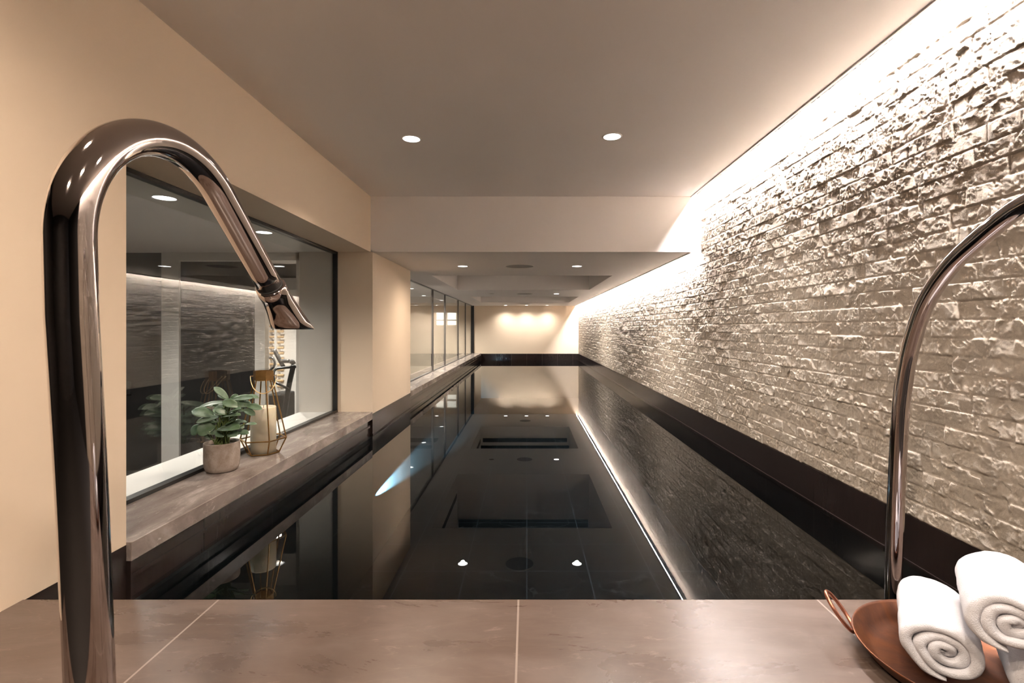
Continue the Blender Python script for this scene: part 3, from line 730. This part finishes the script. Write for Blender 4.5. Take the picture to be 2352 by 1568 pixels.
AD = Vector((0.573, 0.818, 0)); PR = Vector((0.818, -0.573, 0))
p1 = Vector((0.980, 1.150, ZDK + 0.083))
rolled_towel('white rolled towel lying on the left side of the copper tray', p1, AD, 0.285, 0.0745, 2.83, 3.3, 1.24, 0.99, 1)
rolled_towel('white rolled towel stacked on top of the other towels', p1 + PR * 0.108 - AD * 0.060 + Vector((0, 0, 0.131)), AD + Vector((0.06, -0.02, 0)), 0.285, 0.0755, 3.9, 3.1, 1.16, 0.96, 2)
rolled_towel('white rolled towel at the right frame edge under the upper one', p1 + PR * 0.190 - AD * 0.02, AD, 0.265, 0.073, 5.9, 2.8, 1.2, 1.0, 3)

# ------------------------------------------------------------------ potted plant
PP = Vector((-1.800, 2.905, ZS))
pl = empty('potted_plant', PP, 'small green succulent in a round concrete pot on the marble sill', 'plant')
rp = 0.094
lathe('pot', [(0.0, 0.0005), (rp * 0.74, 0.0005), (rp * 0.88, 0.008), (rp * 0.97, 0.03), (rp, 0.06), (rp * 1.0, 0.165), (rp * 0.985, 0.171), (rp * 0.94, 0.171), (rp * 0.93, 0.15), (rp * 0.93, 0.02)], M['pot'], pl, 56)
lathe('soil', [(0.0, 0.155), (rp * 0.5, 0.152), (rp * 0.935, 0.147)], M['soil'], pl, 40)
leaves = [(590, 430, 400, 268, 75, -.02), (590, 430, 448, 368, 55, .0), (600, 425, 712, 372, 55, .03), (620, 425, 912, 402, 80, .0), (780, 385, 978, 408, 80, .03),
          (735, 525, 500, 455, 110, -.05), (560, 450, 183, 532, 80, .02), (530, 490, 330, 512, 60, .04), (405, 640, 112, 572, 140, -.04), (570, 610, 385, 560, 135, -.05),
          (560, 605, 738, 545, 100, -.06), (640, 445, 842, 522, 100, .0), (800, 500, 1018, 552, 80, .0), (770, 550, 928, 632, 70, -.02), (480, 650, 742, 625, 95, -.07),
          (470, 645, 163, 725, 85, -.05), (425, 760, 172, 850, 170, -.05), (270, 770, 92, 870, 125, -.02), (430, 800, 724, 800, 170, -.075), (640, 712, 822, 722, 62, -.02),
          (800, 745, 950, 745, 42, .0), (700, 840, 846, 868, 70, -.03), (360, 945, 268, 880, 60, -.03), (470, 640, 430, 590, 80, -.06), (760, 470, 880, 482, 55, .03),
          (560, 880, 500, 700, 70, .02), (640, 700, 480, 690, 120, .03), (700, 620, 560, 640, 120, .04), (520, 560, 620, 480, 110, .05), (600, 780, 760, 700, 90, .03), (420, 700, 300, 620, 100, .05),
          (470, 860, 300, 800, 130, -.04), (520, 880, 420, 900, 110, -.07), (590, 860, 690, 900, 110, -.05), (560, 760, 660, 690, 110, -.05), (450, 720, 350, 700, 120, -.03),
          (660, 560, 780, 580, 90, -.02), (610, 690, 700, 640, 110, -.06), (500, 560, 400, 480, 90, .02), (660, 800, 790, 790, 80, -.01)]
bmf, bms = bmesh.new(), bmesh.new()
ps = F * 5.6
root = PP + Vector((0, 0, 0.155))
for (bx, by, tx, ty_, wd, do) in leaves:
    Y0 = PP.y + do * 0.5; Y1 = PP.y + do * 1.15
    A = at(420 + bx / 5.6, 840 + by / 5.6, Y0); B = at(420 + tx / 5.6, 840 + ty_ / 5.6, Y1)
    axis = B - A; Ln = axis.length; axis.normalize()
    tocam = (Vector((0, 0, CZ)) - A).normalized()
    nrm = Vector((0, 0, 1)) * random.uniform(0.6, 0.95) + tocam * random.uniform(0.5, 1.0) + Vector((random.uniform(-.3, .3), random.uniform(-.3, .3), 0))
    nrm = (nrm - axis * nrm.dot(axis)).normalized(); sd = axis.cross(nrm)
    W = wd / ps * PP.y * 0.80
    nl, nw = 10, 6
    top, bot = [], []
    for i in range(nl + 1):
        f = i / nl
        wv = W * (math.sin(PI * min(1, f ** 0.72)) ** 0.62) * (0.35 + 0.75 * f if f < 0.87 else 1.0) + 0.0012
        if i == nl: wv = 0.0012
        lift = nrm * (-0.16 * Ln * (f - 0.55) ** 2 + 0.0)
        r1, r2 = [], []
        for j in range(nw + 1):
            g = 2 * j / nw - 1
            edge = math.sqrt(max(0, 1 - g * g * 0.96))
            pos = A + axis * Ln * f + lift + sd * (wv * g) + nrm * (0.22 * wv * g * g)
            th_ = 0.0032 * edge * math.sin(PI * min(0.97, max(0.06, f)))
            r1.append(bmf.verts.new(pos + nrm * th_ - PP)); r2.append(bmf.verts.new(pos - nrm * th_ - PP))
        top.append(r1); bot.append(r2)
    for i in range(nl):
        for j in range(nw):
            bmf.faces.new((top[i][j], top[i][j + 1], top[i + 1][j + 1], top[i + 1][j])); bmf.faces.new((bot[i][j + 1], bot[i][j], bot[i + 1][j], bot[i + 1][j + 1]))
        for j, sgn in ((0, 1), (nw, -1)):
            q = (top[i][j], top[i + 1][j], bot[i + 1][j], bot[i][j]); bmf.faces.new(q if sgn > 0 else q[::-1])
    bmf.faces.new([*top[0], *bot[0][::-1]]); bmf.faces.new([*top[nl][::-1], *bot[nl]])
    st = root + Vector((random.uniform(-.035, .035), random.uniform(-.03, .03), -0.005))
    mid = (st + A) * 0.5 + Vector((0, 0, 0.012))
    add_tube(bms, [p - PP for p in catmull([st, mid, A], 4)], 0.0034, 8)
from_bm('foliage', bmf, M['leaf'], pl, None, True)
from_bm('stems', bms, M['stem'], pl, None, True)

# ------------------------------------------------------------------ lantern and candle
LP = Vector((-1.772, 3.31, ZS))
ln = empty('lantern', LP, 'tall brass and glass hexagonal lantern on the marble sill', 'lantern')
def hexa(r, z, a0=math.radians(12)): return [Vector((r * math.cos(a0 + k * PI / 3), r * math.sin(a0 + k * PI / 3), z)) for k in range(6)]
hb, hw, ht, hk = hexa(0.098, 0.006), hexa(0.142, 0.100), hexa(0.058, 0.493), hexa(0.060, 0.495)
def bars(name, segs, r, mat, parent, sides=6):
    bm = bmesh.new()
    for a, b in segs: add_tube(bm, [a, b], r, sides)
    return from_bm(name, bm, mat, parent)
sg = []
for k in range(6):
    k2 = (k + 1) % 6
    sg += [(hb[k], hb[k2]), (hw[k], hw[k2]), (ht[k], ht[k2]), (hb[k], hw[k]), (hw[k], ht[k])]
bars('frame', sg, 0.0048, M['brass'], ln)
bm = bmesh.new()
for k in range(6):
    k2 = (k + 1) % 6
    for q in ((hb[k], hb[k2], hw[k2], hw[k]), (hw[k], hw[k2], ht[k2], ht[k])):
        bm.faces.new([bm.verts.new(p) for p in q])
from_bm('glass', bm, M['thin_glass'], ln)
bm = bmesh.new()
o0, o1, i0, i1 = hexa(0.0635, 0.492), hexa(0.0635, 0.554), hexa(0.060, 0.492), hexa(0.060, 0.554)
V_ = [[bm.verts.new(p) for p in L_] for L_ in (o0, o1, i1, i0)]
for A, B in zip(V_, V_[1:] + V_[:1]):
    for k in range(6): bm.faces.new((A[k], A[(k + 1) % 6], B[(k + 1) % 6], B[k]))
from_bm('crown', bm, M['brass'], ln)
bm = bmesh.new(); bm.faces.new([bm.verts.new(p) for p in hexa(0.097, 0.003)]); r_ = bmesh.ops.extrude_face_region(bm, geom=bm.faces[:])
for v in r_['geom']:
    if isinstance(v, bmesh.types.BMVert): v.co.z += 0.003
from_bm('base', bm, M['brass'], ln)
# drooping wire handle hooked on two sides of the crown
hd = Vector((0.88, 0.47, 0)); fwd = Vector((0.47, -0.88, 0))
hpts = []
for k in range(25):
    a = PI * k / 24
    hpts.append(hd * (-0.076 * math.cos(a)) + fwd * (0.085 * math.sin(a) ** 0.7) + Vector((0, 0, 0.520 - 0.110 * math.sin(a) ** 0.9)))
hpts = [hd * -0.060 + Vector((0, 0, 0.520))] + hpts + [hd * 0.060 + Vector((0, 0, 0.520))]
tube('handle', hpts, 0.0032, M['brass_bright'], ln, 8)
cn = empty('candle', LP + Vector((0.0, 0.0, 0.0065)), 'thick ivory pillar candle inside the brass lantern', 'candle')
lathe('wax', [(0.0, 0.0), (0.078, 0.0), (0.078, 0.300), (0.075, 0.306), (0.06, 0.303), (0.0, 0.298)], M['candle'], cn, 48)
tube('wick', [Vector((0, 0, 0.298)), Vector((0.002, 0, 0.318))], 0.0015, M['wick'], cn, 8)
